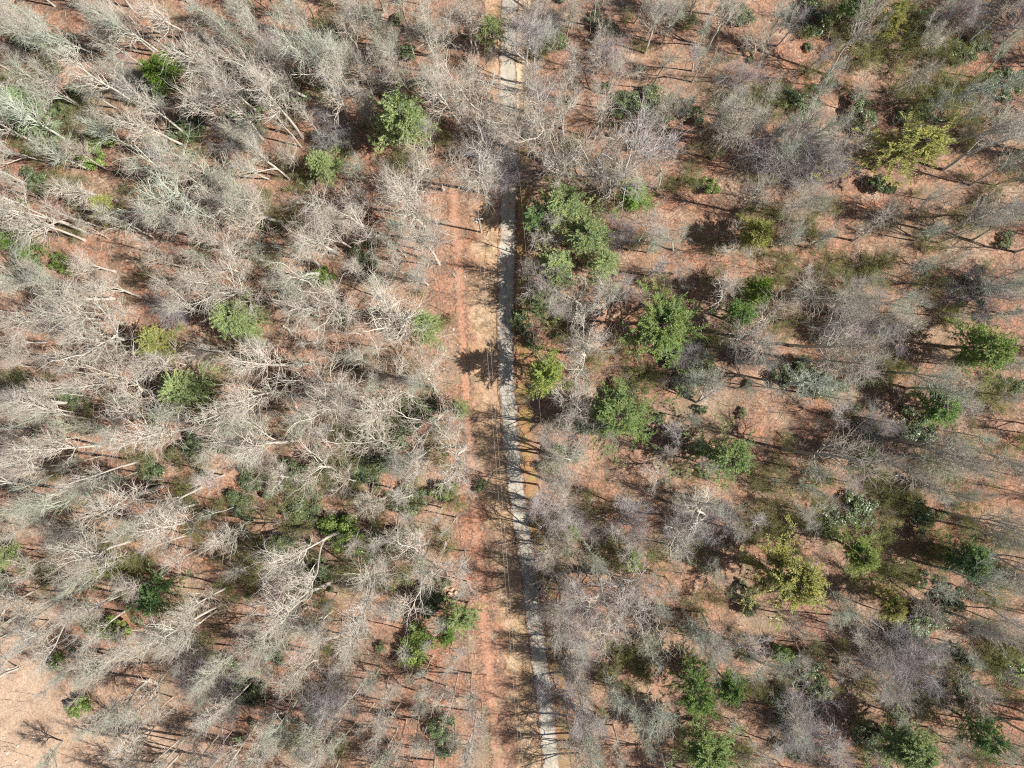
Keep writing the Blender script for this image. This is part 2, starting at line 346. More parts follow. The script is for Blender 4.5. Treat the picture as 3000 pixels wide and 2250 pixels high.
KEEP = [(1036,490,34),(1030,620,20),(918,715,50),(1172,792,52),(880,262,62),(1435,690,76),(1690,1255,80),(1345,895,66),(1940,325,66),(510,700,54),(400,830,50),(325,750,36),(1565,995,52),(1500,1475,56),(2120,745,56),(1228,448,54),(1268,520,46),(1640,635,36),(1380,415,40),(1850,1185,40),(1062,62,30)]
def put_tree(B, T, style, colour, hh=None, wide=1.0, fac=.8):
    if any(math.hypot(T[0] - a * 1.356, T[1] - b_ * 1.356) < c_ * 1.356 + 22 for a, b_, c_ in KEEP): return None    # crowns that stand clear of the others
    B = np.array(B, float); T = np.array(T, float); N = np.array([1500., 1125.])
    rb = np.linalg.norm(B - N); u = (B - N) / max(rb, 1); rt = np.dot(T - N, u)
    if hh is None:
        hh = H * (1 - rb / rt) / fac if (rb > 330 and rt > rb) else R.uniform(14, 19)
        hh = min(max(hh, 10.5), 23)
    b = w3(*B); c = w3(*T, fac * hh); d = (c - b); d[2] = fac * hh; tl = np.hypot(d[0], d[1]) / d[2]
    if tl > .34: d[:2] *= .34 / tl
    q = Vector(d).to_track_quat('Z', 'Y')
    if (style == 'pole' and colour != 'bleached' and R.random() < .86) or (style == 'ascend' and colour in ('mauve-grey', 'greenish') and np.hypot(*(T - N)) < 1700 and R.random() < .62):
        s = hh / 19.0; e_ = (q @ Quaternion((0, 0, 1), R.uniform(0, 6.283))).to_euler()
        SMALL.append((b, tuple(e_), (s * wide, s * wide, s), style)); return None        # goes into the stand of thinner trees
    root = bpy.data.objects.new('bare_tree', None); COL.objects.link(root)
    root.location = b; root.rotation_mode = 'QUATERNION'
    root.rotation_quaternion = q @ Quaternion((0, 0, 1), R.uniform(0, 6.283))
    s = hh / 19.0; root.scale = (s * wide, s * wide, s) if style != 'thicket' else (wide, wide, wide)
    tm, cm = R.choice(PROTO[style]); col = np.array(BARK[colour]) * R.uniform(.88, 1.12)
    link('trunk', tm, root, col); link('crown', cm, root, col)
    THINGS.append(['bare tree' if style != 'thicket' else 'bare shrub', root, T[0], T[1], STY[style] + ' ' + colour])
    if style == 'thicket': root.name = 'bare_shrub'
    return root

O, A_, F, P_ = 'oak', 'ascend', 'fork', 'pole'
I_, G_, M_, B_, W_ = 'ivory', 'greenish', 'mauve-grey', 'brownish', 'bleached'
TR = {   # per third-of-photo tile: base x, y, crown x, y, style, colour (2212 px across the tile)
 0: [(1240,235,930,20,A_,I_),(880,670,560,430,A_,I_),(545,705,230,500,A_,G_),(300,725,-10,470,F,I_),(270,1290,20,1150,A_,I_),(645,1470,330,1340,P_,W_),(545,1500,20,1250,F,I_),
     (545,1555,120,1340,A_,I_),(580,1100,250,930,A_,G_),(480,940,60,680,A_,G_),(860,960,620,830,A_,G_),(920,420,660,260,A_,I_),(680,380,340,190,A_,G_),(1190,940,880,780,A_,I_),
     (1330,920,1120,740,P_,G_),(1160,660,960,560,O,G_),(1480,1400,1230,1200,O,I_),(1260,1360,900,1150,O,G_,1.25),(760,1300,430,1180,A_,I_),(1960,890,1700,570,A_,I_),(1940,590,1800,400,A_,I_),
     (2000,640,1580,500,A_,I_),(1620,630,1270,340,A_,I_),(2190,690,2090,260,F,G_),(2000,230,1890,20,A_,G_),(1040,210,660,110,A_,I_),(1500,520,1310,400,O,I_),(1950,950,1800,740,A_,G_),
     (1960,1130,1900,970,O,I_),(2200,1450,1990,1320,O,I_),(1830,1440,1570,1290,O,I_),(1740,1160,1560,1080,A_,I_),(1560,1640,1330,1530,A_,I_),(110,90,0,10,A_,I_),(1700,900,1480,610,A_,G_),
     (1560,840,1270,640,A_,I_),(1180,1180,1000,1010,A_,M_),(2190,1640,1890,1550,F,I_),(480,240,180,60,A_,G_),(1500,150,1260,10,A_,G_),(1700,250,1560,60,A_,I_),(100,1620,0,1560,A_,W_),(700,1100,470,960,A_,B_)],
 1: [(65,820,-20,540,A_,I_),(285,300,170,70,P_,B_),(360,415,310,260,P_,B_),(700,290,650,80,O,I_),(885,350,868,90,A_,B_),(855,320,780,120,F,I_),(660,1230,610,1020,O,I_),(935,1250,870,1010,O,W_),
     (915,900,870,660,O,I_),(830,880,720,580,A_,I_),(1290,385,1290,190,P_,B_),(1310,1050,1400,700,O,I_),(1480,1140,1540,900,O,W_),(1690,1160,1750,880,O,I_),(1700,1260,1870,1000,F,I_),(1720,1270,1950,900,F,M_),
     (1240,900,1230,640,O,I_),(1720,610,1800,420,O,I_),(1890,640,1940,370,A_,M_),(550,1490,410,1310,O,W_),(240,1530,90,1410,O,W_),(470,640,330,450,A_,B_),(1460,240,1500,60,A_,B_),(1900,150,1970,20,P_,B_),
     (1975,250,2040,90,A_,I_),(2040,880,2170,690,F,B_),(2040,1230,2130,1090,O,B_),(1350,1600,1340,1540,O,I_),(1480,1640,1480,1530,O,I_),(2150,1620,2120,1470,O,G_),(90,220,20,60,P_,B_),(700,570,580,420,A_,W_),
     (1240,210,1240,10,P_,I_),(1430,640,1410,540,O,I_),(2100,980,2200,760,A_,M_),(1490,1240,1480,1130,P_,M_),(130,1180,60,1060,A_,M_),(490,1380,340,1180,A_,I_),(1660,700,1660,560,A_,M_),(930,950,890,800,O,M_),
     (1180,720,1190,520,A_,M_),(1560,480,1580,330,A_,M_),(760,720,720,500,P_,I_),(840,700,790,470,P_,I_),(1050,480,1050,340,P_,M_),(210,640,120,470,A_,I_),(1640,900,1680,740,A_,I_),(2100,420,2180,250,A_,G_),(610,760,560,560,P_,I_)],
 2: [(165,300,300,40,F,I_),(225,230,345,20,A_,B_),(450,370,480,240,O,I_),(610,300,760,110,A_,M_),(190,1030,380,770,A_,B_),(200,910,330,750,P_,B_),(620,1405,790,1260,O,B_),(360,1380,520,1220,A_,B_),
     (700,1490,860,1370,P_,B_),(1170,590,1480,320,A_,G_),(1340,600,1600,430,A_,I_),(940,490,1150,120,A_,B_),(1100,900,1370,760,A_,B_),(1590,660,1960,540,A_,G_),(1690,1100,2080,860,F,W_),(1760,820,1940,720,P_,B_),
     (640,940,840,770,A_,B_),(820,1000,960,930,O,W_),(560,1040,700,1010,O,M_),(1100,1560,1340,1440,F,B_),(800,460,930,320,A_,M_),(1870,1560,2160,1370,A_,B_),(1550,760,1690,630,A_,G_),(1700,250,1880,110,A_,M_),
     (1500,330,1700,210,F,W_),(870,560,1010,430,A_,G_),(1450,1150,1590,1050,A_,G_),(1950,1250,2130,1140,A_,G_),(340,1620,410,1550,O,W_),(2050,620,2190,500,A_,G_),(480,640,590,590,A_,G_),(300,520,350,420,P_,B_),
     (60,460,80,330,A_,M_),(300,760,400,640,A_,M_),(800,700,930,580,O,G_),(1250,1380,1400,1290,O,B_),(1600,1300,1790,1220,A_,G_),(1900,900,2130,780,A_,G_),(1180,300,1330,130,A_,G_),(900,1180,1020,1090,A_,M_),
     (430,900,500,760,P_,G_),(1500,1560,1680,1480,A_,G_),(1300,1180,1480,1120,A_,B_),(700,880,780,820,O,G_)],
 3: [(740,275,330,230,O,W_),(745,100,500,20,F,I_),(910,265,640,170,F,I_),(870,520,480,500,O,W_,1.1),(1030,880,680,940,O,I_,1.45),(1320,1095,930,1180,A_,I_),(910,1330,500,1420,P_,I_),(1660,300,1370,250,O,W_),
     (1590,155,1400,40,O,W_),(2200,300,1960,190,O,I_),(2212,355,2060,320,O,W_),(1450,620,1220,620,P_,W_),(1960,705,1640,770,A_,I_),(1870,870,1560,920,A_,I_),(1760,930,1450,1010,A_,I_),
     (2212,830,1950,920,O,I_),(1680,1020,1450,1100,A_,G_),(1940,1190,1530,1320,F,I_),(2212,950,2020,1020,O,I_),(1900,1430,1770,1440,O,W_),(650,1230,250,1290,A_,I_),(500,1380,120,1430,P_,I_),(1050,1490,650,1620,A_,I_),
     (1300,1500,1010,1600,P_,I_),(1270,960,1040,990,A_,G_),(560,850,260,860,A_,I_),(300,560,20,520,O,W_),(2200,1400,1990,1350,O,I_),(1740,1400,1600,1350,O,I_),(2150,1250,2040,1180,O,M_),(450,420,120,380,O,W_),
     (420,950,130,930,A_,I_),(1400,1250,1280,1320,A_,I_),(760,660,470,640,O,I_),(330,200,40,150,O,G_),(1260,220,1050,140,A_,B_),(1230,80,1010,20,A_,B_),(1600,520,1450,480,A_,G_),(1100,700,880,720,A_,M_),
     (260,1130,30,1150,A_,B_),(560,1100,330,1130,A_,G_),(1100,1330,900,1400,A_,M_),(2060,560,1950,560,A_,M_),(2100,120,1900,80,O,G_),(1450,1420,1290,1490,A_,M_),(350,1560,120,1610,A_,B_),(240,720,20,720,F,I_)],
 4: [(395,385,210,260,O,W_,1.15),(620,880,500,700,O,I_),(690,1000,470,1100,O,I_,1.15),(440,160,370,70,O,I_),(700,400,640,300,P_,I_),(480,920,290,850,O,I_),(470,660,420,540,A_,M_),(800,1240,690,1350,O,W_,1.1),
     (1240,200,1290,160,O,M_,.8),(1560,350,1580,350,O,I_,1.1),(1560,640,1580,660,O,I_,1.1),(1780,640,1870,520,P_,B_),(1830,250,1840,200,O,M_),(1420,970,1410,950,O,W_,1.1),(2020,960,2040,1010,O,I_),(2020,1340,2030,1450,O,W_),
     (1380,1480,1385,1500,P_,G_),(1700,1190,1820,1220,A_,M_),(1990,130,2070,70,A_,M_),(320,1220,190,1240,O,I_),(110,1470,0,1420,O,I_),(290,1560,200,1630,O,I_),(1450,1600,1460,1640,A_,M_),(1760,1600,1800,1580,A_,M_),
     (150,180,60,110,A_,I_),(560,60,500,0,A_,I_),(180,700,90,640,A_,M_),(120,1010,20,960,O,M_),(560,1330,470,1370,A_,G_),(1960,720,2050,680,P_,M_),(2130,1150,2190,1180,O,M_),(1640,110,1680,90,A_,M_),(1330,1230,1330,1240,P_,M_),
     (560,420,520,340,P_,M_),(330,1000,200,1000,A_,I_),(1550,1090,1560,1100,O,M_,.8),(620,700,590,620,A_,G_),(2050,340,2110,290,A_,M_),(1480,1330,1490,1350,P_,M_)],
 5: [(370,530,630,480,F,B_),(180,240,300,130,A_,I_),(600,250,850,130,F,B_),(700,580,1140,490,A_,B_),(760,680,1160,620,A_,B_),(800,890,1090,910,P_,B_),(640,830,900,770,A_,G_),(650,1250,1090,1370,A_,B_),
     (1300,1310,1650,1440,A_,B_),(1400,1190,1840,1260,F,B_),(1500,640,1880,600,A_,B_),(1900,710,2190,690,P_,B_),(1450,860,1760,830,O,I_),(80,1560,120,1600,O,W_,1.1),(840,1640,880,1600,P_,G_),(780,170,800,30,P_,W_),
     (1400,140,1600,70,A_,G_),(2050,140,2200,90,A_,B_),(960,1050,1060,1010,O,M_),(470,1220,500,1190,P_,M_),(90,950,220,800,P_,B_),(1450,330,1560,250,O,G_,1.1),(1100,380,1170,330,O,I_),(1650,700,1740,690,O,W_),
     (1600,1470,1750,1550,A_,G_),(1830,1150,1990,1190,A_,G_),(350,300,420,260,A_,M_),(1000,250,1120,210,A_,I_),(1300,500,1480,470,A_,I_),(1130,760,1290,760,A_,M_),(950,830,1050,830,O,G_),(1950,400,2120,380,A_,G_),
     (1680,1000,1850,1010,A_,M_),(420,1480,480,1530,A_,M_),(1000,1450,1130,1500,A_,M_),(1950,1350,2150,1400,A_,M_),(1500,1560,1620,1620,A_,G_),(250,70,330,20,A_,M_),(2000,900,2160,880,A_,B_),(1200,1050,1350,1070,A_,M_)],
 6: [(720,190,700,80,O,I_),(880,170,480,340,O,W_),(580,575,260,790,F,W_),(1060,410,830,550,F,I_),(1450,590,1000,890,P_,I_),(1270,250,1090,350,A_,I_),(1380,10,1070,160,A_,I_),(2180,430,1680,730,F,I_,1.1),
     (1640,50,1420,190,A_,I_),(2212,120,1870,240,F,I_),(410,1485,260,1640,P_,B_),(1440,920,1280,1110,A_,I_),(1120,980,900,1250,A_,I_),(940,1470,830,1320,A_,W_),(1850,1290,1690,1280,O,W_,1.1),
     (1800,1400,1640,1480,O,W_),(830,790,700,930,O,M_),(2212,790,2050,900,F,I_),(110,1000,-30,1080,F,W_),(1980,620,1790,780,A_,I_),(1400,640,1150,850,P_,I_),(2130,1100,2080,1340,P_,M_),(2160,1450,2090,1570,A_,I_),
     (1500,1420,1400,1540,A_,M_),(420,520,120,680,F,W_),(660,960,560,1060,O,G_),(300,300,90,390,O,I_),(1950,330,1750,430,A_,I_),(1480,480,1220,620,A_,I_),(1850,820,1650,950,A_,M_),(2080,950,1900,1090,O,I_),
     (320,700,130,830,A_,M_),(1300,1440,1200,1560,O,I_),(1960,1500,1850,1600,O,I_),(1120,1200,980,1330,A_,I_),(480,90,300,140,O,I_),(180,420,20,520,O,G_),(2150,640,1950,800,A_,M_),(150,90,0,120,A_,B_)],
 7: [(510,150,450,220,O,I_),(520,250,450,430,O,I_,1.1),(210,350,70,550,F,W_),(200,470,60,690,A_,I_),(455,530,380,660,A_,I_),(430,770,385,960,A_,M_),(720,840,660,970,F,I_),
     (150,1080,50,1280,P_,I_),(380,1240,280,1400,A_,I_),(820,450,800,540,P_,I_,.8),(1350,230,1355,290,O,M_),(1540,370,1500,600,O,M_),(1670,400,1730,650,O,W_),(1740,400,1880,590,O,M_),(1500,1000,1515,1060,A_,M_,1.1),
     (1960,800,1990,960,P_,B_),(2080,840,2120,1030,O,M_),(2140,1290,2200,1430,P_,B_),(1760,1380,1780,1570,A_,I_),(1880,200,1880,220,O,M_),(1580,850,1610,900,O,G_),(420,1350,340,1580,P_,B_),(730,1350,700,1480,A_,I_),
     (2000,560,2050,660,A_,M_),(1560,1180,1550,1310,A_,M_),(1450,70,1440,90,O,M_,.8),(600,1100,570,1190,A_,I_),(120,100,60,190,A_,I_),(1440,620,1420,680,O,M_,.9),(80,860,0,1010,A_,I_),(250,1000,170,1140,A_,M_),
     (560,1370,500,1480,A_,M_),(900,1480,860,1600,A_,M_),(300,1500,240,1610,O,I_),(620,760,560,860,P_,M_),(1700,880,1740,980,P_,M_),(1850,950,1890,1080,P_,B_),(1650,1300,1670,1400,A_,M_),(2100,420,2150,520,A_,B_),(330,250,250,330,A_,M_),(700,90,660,130,P_,M_),(680,1130,640,1230,O,I_)],
 8: [(150,30,120,70,O,W_),(850,370,1030,470,P_,B_),(880,520,1040,610,P_,B_),(900,600,1100,690,F,G_),(700,740,900,890,P_,B_),(730,840,800,990,A_,M_),(610,650,740,800,A_,B_),(900,900,1040,1070,P_,B_),
     (1150,900,1270,1060,A_,W_),(1350,450,1590,620,A_,B_),(1600,340,1950,460,F,G_),(1700,640,2080,820,A_,B_),(1720,10,2100,80,A_,B_),(1900,360,2130,430,A_,B_),(1920,980,2190,1090,P_,B_),(1550,850,1620,1000,O,M_,1.1),
     (1100,1420,1290,1580,F,B_),(80,860,150,960,P_,B_),(340,850,360,830,O,M_),(780,620,800,640,O,W_,.7),(1430,850,1360,980,O,M_),(980,1490,1010,1610,O,W_),(520,1260,540,1300,P_,M_),(1780,1150,1940,1290,A_,B_),
     (1620,1540,1780,1640,P_,B_),(1330,170,1480,120,A_,G_),(960,180,1080,200,A_,G_),(430,60,500,50,A_,M_),(820,40,860,30,O,G_),(1250,1120,1350,1180,A_,M_),(1500,480,1680,540,A_,G_),(1880,1420,2060,1540,A_,G_),(300,1340,320,1400,A_,M_),
     (600,1500,620,1560,A_,M_),(1350,1300,1450,1400,A_,M_),(1750,850,1900,930,A_,G_),(2000,700,2170,750,A_,M_),(1100,760,1200,830,A_,G_),(1220,620,1350,680,A_,M_),(60,1440,80,1560,P_,B_)],
}
def near_road(px, py, l=150, r=70):
    x = np.interp(py, ROADY, ROADX); return x - l < px < x + r
BASES = []
for t, rows in TR.items():
    for row in rows:
        bx, by = tile(t, row[0], row[1]); cx, cy = tile(t, row[2], row[3])
        if near_road(bx, by, 36, 36): bx += -70 if bx < np.interp(by, ROADY, ROADX) else 60
        # trunks that stand on the far side of the frame edge are hidden: keep them
        put_tree((bx, by), (cx, cy), row[4], row[5], wide=row[6] if len(row) > 6 else R.uniform(.85, 1.0))
        BASES.append((bx, by))
for t, x, y, dx in [(1 if q < 4 else 4 if q < 9 else 7, 0, q, -1) for q in range(15)] + [(4,1190,150,50),(4,1215,212,70),(4,1230,275,60),(4,1300,380,60),(4,1240,560,60),(4,1250,740,70),(4,1400,1620,60),(4,1380,1455,40),(4,1200,15,60),(7,1330,115,70),(7,1335,315,60),(7,1345,355,90),(7,1480,520,60),
                 (7,1400,600,50),(7,1440,805,60),(7,1440,1035,50),(7,1470,1180,40),(7,1460,1320,60),(7,1540,1560,50),(4,1290,1080,50),(4,1330,1270,60),(1,1220,1180,60),(1,1230,900,60),(1,1200,420,50),(7,1500,1430,40)]:
    bx, by = tile(t, x, y)
    if dx < 0: by = (40, 140, 250, 370, 1150, 1240, 1330, 1420, 1500, 1600, 1690, 1790, 1900, 2020, 2170)[y]; bx = np.interp(by, ROADY, ROADX) + R.uniform(60, 110); dx = 50
    s_ = 1 + .19 * R.uniform(.7, 1.1)
    put_tree((bx, by), (1500 + (bx - 1500) * s_ + dx / 3, 1125 + (by - 1125) * s_), R.choice(['ascend', 'oak', 'fork', 'pole', 'fork', 'oak']) if not (430 < by < 900) else 'pole', R.choice([M_, M_, I_, B_]), hh=R.uniform(14, 19), wide=.8); BASES.append((bx, by))
print('traced trees', len(BASES))

# low bare shrubs with dark purplish twigs
for x, y, s in [(590,120,1.0),(300,175,1.1),(720,285,1.1),(1060,330,1.4),(1100,370,1.1),(1190,60,1.0),(1680,350,1.6),(1760,370,1.5),(1480,1130,1.1),(1860,700,1.5),(1810,715,1.2),(2110,640,1.4),
                (430,1430,1.1),(730,1490,1.3),(700,1520,1.0),(960,740,1.1),(520,300,1.0),(1310,130,1.0),(1960,1430,1.6),(1900,1400,1.5),(1720,1540,1.3),(1740,1590,1.4),(1290,860,1.3),(1540,1120,1.2),(1360,1130,1.1),
                (1600,180,1.0),(380,670,1.0),(1630,760,1.1),(1880,930,1.1),(850,170,.9),(1480,790,1.0),(2190,60,1.2),(2060,30,1.3),(1240,1140,1.0),(1430,400,.9),(490,1500,1.0),(1340,500,.9),(1700,1230,.8),(1180,1290,1.0),(1245,1400,1.2),(1210,1500,1.1)]:
    p = full(x, y); put_tree(p, p, 'thicket', 'dusky mauve', hh=5, wide=s * 1.15)

# ------------------------------------------------------------------ pines, evergreen bushes, young-leaved shrubs
def pine_proto(h=14.0, rad=3.4, open_=0.0):
    tr = Geo(); cr = Geo()
    P, r = trunk_line(h * .97, 12, .03, .2, .03); tr.tubes(P, r, 7)
    n = 52
    A, ra = grow(P, r, n, .30, .99, (60, 86), rad, 7, .09, .05, .05, .25, lambda t: np.clip(1.42 - 1.2 * np.clip(t, .25, 1), .22, 1.15) * rng.uniform(.5, 1.3, t.shape))
    B, rb = grow(A, ra, 10, .2, 1, (25, 60), 1.15, 4, .14, .04, .018, .4)
    tr.tubes(A, ra, 4); tr.tubes(B, rb, 3)
    for Q, cnt in ((A, 34), (B, 44)):
        M, k, _ = Q.shape; t = rng.uniform(.3 if Q is A else .1, 1.0, (M, cnt)) ** .8 * (k - 1); i = np.clip(t.astype(int), 0, k - 2); f = (t - i)[..., None]; m = np.arange(M)[:, None]
        pos = Q[m, i] * (1 - f) + Q[m, i + 1] * f; T = unit(Q[m, i + 1] - Q[m, i])
        D = unit(T * .8 + rng.normal(0, .55, T.shape) + np.array([0, 0, .3])); Lh = rng.uniform(.08, .16, (M, cnt, 1))
        Wd = unit(np.cross(D, rng.normal(size=D.shape))) * rng.uniform(.02, .036, (M, cnt, 1))
        pos = pos + D * Lh
        cr.blades(pos.reshape(-1, 3), (D * Lh).reshape(-1, 3), Wd.reshape(-1, 3))
    return tr.mesh('trunk', [m_pbark], True), cr.mesh('crown', [m_needle])
def bush_proto(n=5200, leaf=.095, lumps=22, rad=1.9, hgt=2.3, young=False):
    tr = Geo(); cr = Geo()
    P = np.zeros((7, 5, 3)); r = np.repeat(np.linspace(.045, .02, 5)[None], 7, 0); a = rng.uniform(0, 6.28, 7)
    d = unit(np.stack([np.cos(a) * .6, np.sin(a) * .6, np.ones(7)], -1)); P[:, 0, 2] = -.1
    for k in range(1, 5): d = unit(d + rng.normal(0, .12, d.shape)); P[:, k] = P[:, k - 1] + d * hgt / 4.4
    A, ra = grow(P, r, 6, .3, 1, (25, 60), 1.0, 4, .2, .05, .016, .4)
    tr.tubes(P, r, 5); tr.tubes(A, ra, 3)
    if young:
        B, rb = grow(A, ra, 7, .1, 1, (25, 60), .8, 4, .25, .05, .009, .4); tr.tubes(B, rb, 3)
        M, k, _ = B.shape; m = rng.integers(0, M, n); C = B[m, rng.integers(1, k, n)] + rng.normal(0, .09, (n, 3)); nn = rng.normal(size=(n, 3))
    else:
        a = rng.uniform(0, 6.28, lumps); q = np.sqrt(rng.uniform(0, 1, lumps)) * rad * .72
        lc = np.stack([np.cos(a) * q, np.sin(a) * q, hgt * (.75 - .4 * (q / rad) ** 2) * rng.uniform(.6, 1.05, lumps)], -1); lr = rng.uniform(.2, .62, lumps); lc[:, 0] *= 1.25; lc[:, 1] *= .85
        k = rng.integers(0, lumps, n); d = unit(rng.normal(size=(n, 3)) + np.array([0, 0, .35])); C = lc[k] + d * lr[k][:, None] * rng.uniform(.55, 1.08, (n, 1)) * np.array([1, 1, .75])
        C[:, 2] = np.maximum(C[:, 2], .05 + rng.uniform(0, .3, n)); nn = d + rng.normal(0, .45, (n, 3))
    D = unit(np.cross(unit(nn), rng.normal(size=(n, 3)))); Wd = unit(np.cross(unit(nn), D))
    s = rng.uniform(.7, 1.3, (n, 1)) * leaf
    cr.blades(C, D * s, Wd * s * .42)
    return tr.mesh('stems', [m_pbark], True), cr.mesh('foliage', [m_young if young else m_leaf])
PINES = [pine_proto(rad=r_) for r_ in (3.0, 3.5, 4.0, 3.3, 2.7)]
BUSH = [bush_proto() for _ in range(5)]; YOUNG = [bush_proto(3800, .05, young=True, hgt=3.0) for _ in range(4)]
def put_green(kind, x, y, rpx, col, hh, label, protos, r0, h0, frac):
    fx, fy = full(x, y); c = w3(fx, fy, hh * frac)
    root = bpy.data.objects.new(kind, None); COL.objects.link(root); root.location = (c[0], c[1], 0)
    rw = rpx * 3000 / 2212 * K * (H - hh * frac) / H; s = rw / r0
    root.scale = (s, s * R.uniform(.9, 1.1), hh / h0); root.rotation_euler = (R.uniform(-.04, .04), R.uniform(-.04, .04), R.uniform(0, 6.28))
    tm, cm = R.choice(protos); col = np.array(col) * R.uniform(.9, 1.1) * (GAIN if protos is PINES else 1.0)
    link('trunk' if protos is PINES else 'stems', tm, root); link('crown' if protos is PINES else 'foliage', cm, root, col)
    return root
GAIN = 2.0
LG, YG, DG, BG, OG = (.175, .21, .095), (.215, .225, .075), (.125, .165, .06), (.165, .195, .115), (.19, .185, .06)
# x, y, radius on the 2212 px view, colour, height, name for its label
PN = [(1062,65,32,LG,9,'bright oval pine reaching over the upper road'),(880,262,68,LG,16,'broad blue-green pine with its trunk in view, left of the upper road'),(230,458,30,YG,9,'small lime pine among bleached trunks at upper left'),
 (918,715,42,LG,12,'lone round light-green pine beside the left verge'),(510,700,64,LG,12,'tufted light-green pine near the middle of the left woods'),(325,750,44,YG,11,'yellow-green pine left of the tufted light pine'),
 (400,830,62,LG,12,'grey-green pine below the small yellow-green one'),(1172,792,56,(.175,.205,.06),15,'bright yellow-green cedar right beside the road'),(1345,895,66,DG,13,'broad dark-green pine right of the road cedar'),
 (1435,690,80,(.125,.165,.055),16,'tall bright-green pine, the largest near the middle right'),(1228,448,62,LG,12,'light-green pine right of the utility pole'),(1165,458,36,(.12,.18,.08),10,'small fresh-green pine casting the dark shadow on the road'),
 (1268,520,56,LG,11,'hazy light pine below the one right of the pole'),(1205,590,54,LG,9,'soft grey-green pine at the road, its middle row'),(1172,655,42,LG,8,'grey-green pine lowest of the row along the road'),(1300,580,42,LG,10,'thin pale pine set back behind the roadside row'),
 (1380,415,42,(.12,.19,.05),10,'compact mid-green pine up from the bright green tall one'),(1950,330,60,OG,14,'wide lime pine with a deep dark shaded side'),(1640,635,40,(.14,.19,.04),12,'yellow-green pine upper half of a slanting pair'),
 (1590,680,40,(.10,.16,.05),11,'darker pine lower half of a slanting pair'),(1640,500,42,OG,10,'small olive pine under pale branches'),(2120,745,60,(.125,.165,.05),14,'full green pine near the right edge'),
 (1565,995,60,(.115,.15,.06),13,'feathery green pine in the middle of the right woods'),(1690,1255,80,OG,15,'big olive pine, the widest of the lower right'),(1500,1475,54,(.09,.14,.04),13,'left one of the joined pair of pines below the bare ground'),
 (1565,1475,40,(.085,.135,.04),11,'right one of the joined pair of pines below the bare ground'),(1535,1610,66,DG,13,'dark pine cut by the bottom edge'),(1960,1630,66,(.13,.165,.07),14,'soft green pine at the bottom edge far right'),
 (2110,1575,45,(.09,.14,.05),12,'grey-green pine in the lower right corner woods'),(1848,1185,46,(.14,.17,.05),12,'mossy green pine up-right of the big olive pine'),(2085,1200,48,(.085,.14,.05),11,'dull green pine near the lower right edge'),
 (1005,1330,38,LG,11,'pale green pine at the left verge, lower road'),(960,1360,34,(.11,.17,.04),9,'mid-green pine joined to the pale one by the verge'),(330,1280,48,(.07,.12,.045),10,'dark green pine crossed by white branches at lower left'),
 (355,150,46,(.09,.14,.025),11,'mossy green pine under pale crowns at upper left'),(697,360,40,LG,9,'faint light pine left of the dark thicket'),(20,1208,30,LG,10,'green pine cut by the left edge'),(60,235,50,(.17,.22,.13),12,'misty pale-green pine at the left edge'),
 (35,510,40,(.09,.14,.035),9,'green pine under white limbs at the left edge'),(990,880,26,LG,9,'narrow green pine on the edge of the left verge'),(1360,1205,24,LG,8,'small light pine veiled by mauve twigs right of the road'),
 (1230,1150,26,LG,8,'small pine veiled by twigs near the road'),(2030,885,48,(.10,.16,.05),10,'dim green pine with grey twigs over it, right'),(1860,985,34,(.08,.13,.035),10,'small dull pine between two shadows at right'),
 (1930,45,34,OG,9,'olive pine at the top right edge'),(1920,1300,34,OG,9,'olive pine above the grey crooked crowns'),(1840,15,36,(.12,.18,.07),10,'pale green pine cut by the top edge'),(240,1225,22,YG,8,'tiny lime pine behind white branches at lower left')]
LM = []
for x, y, rr, c, hh, lb in PN:
    o = put_green('pine_tree', x, y, rr, c, hh, lb, PINES, 2.75, 14.0, .62)
    if lb.startswith('wide lime'): o.rotation_euler = (0, 0, .12); o.scale = (o.scale[0] * 1.45, o.scale[1] * .85, o.scale[2])
    tag(o, lb, 'pine tree', 'pines scattered through the bare woods'); LM.append((*full(x, y), lb))

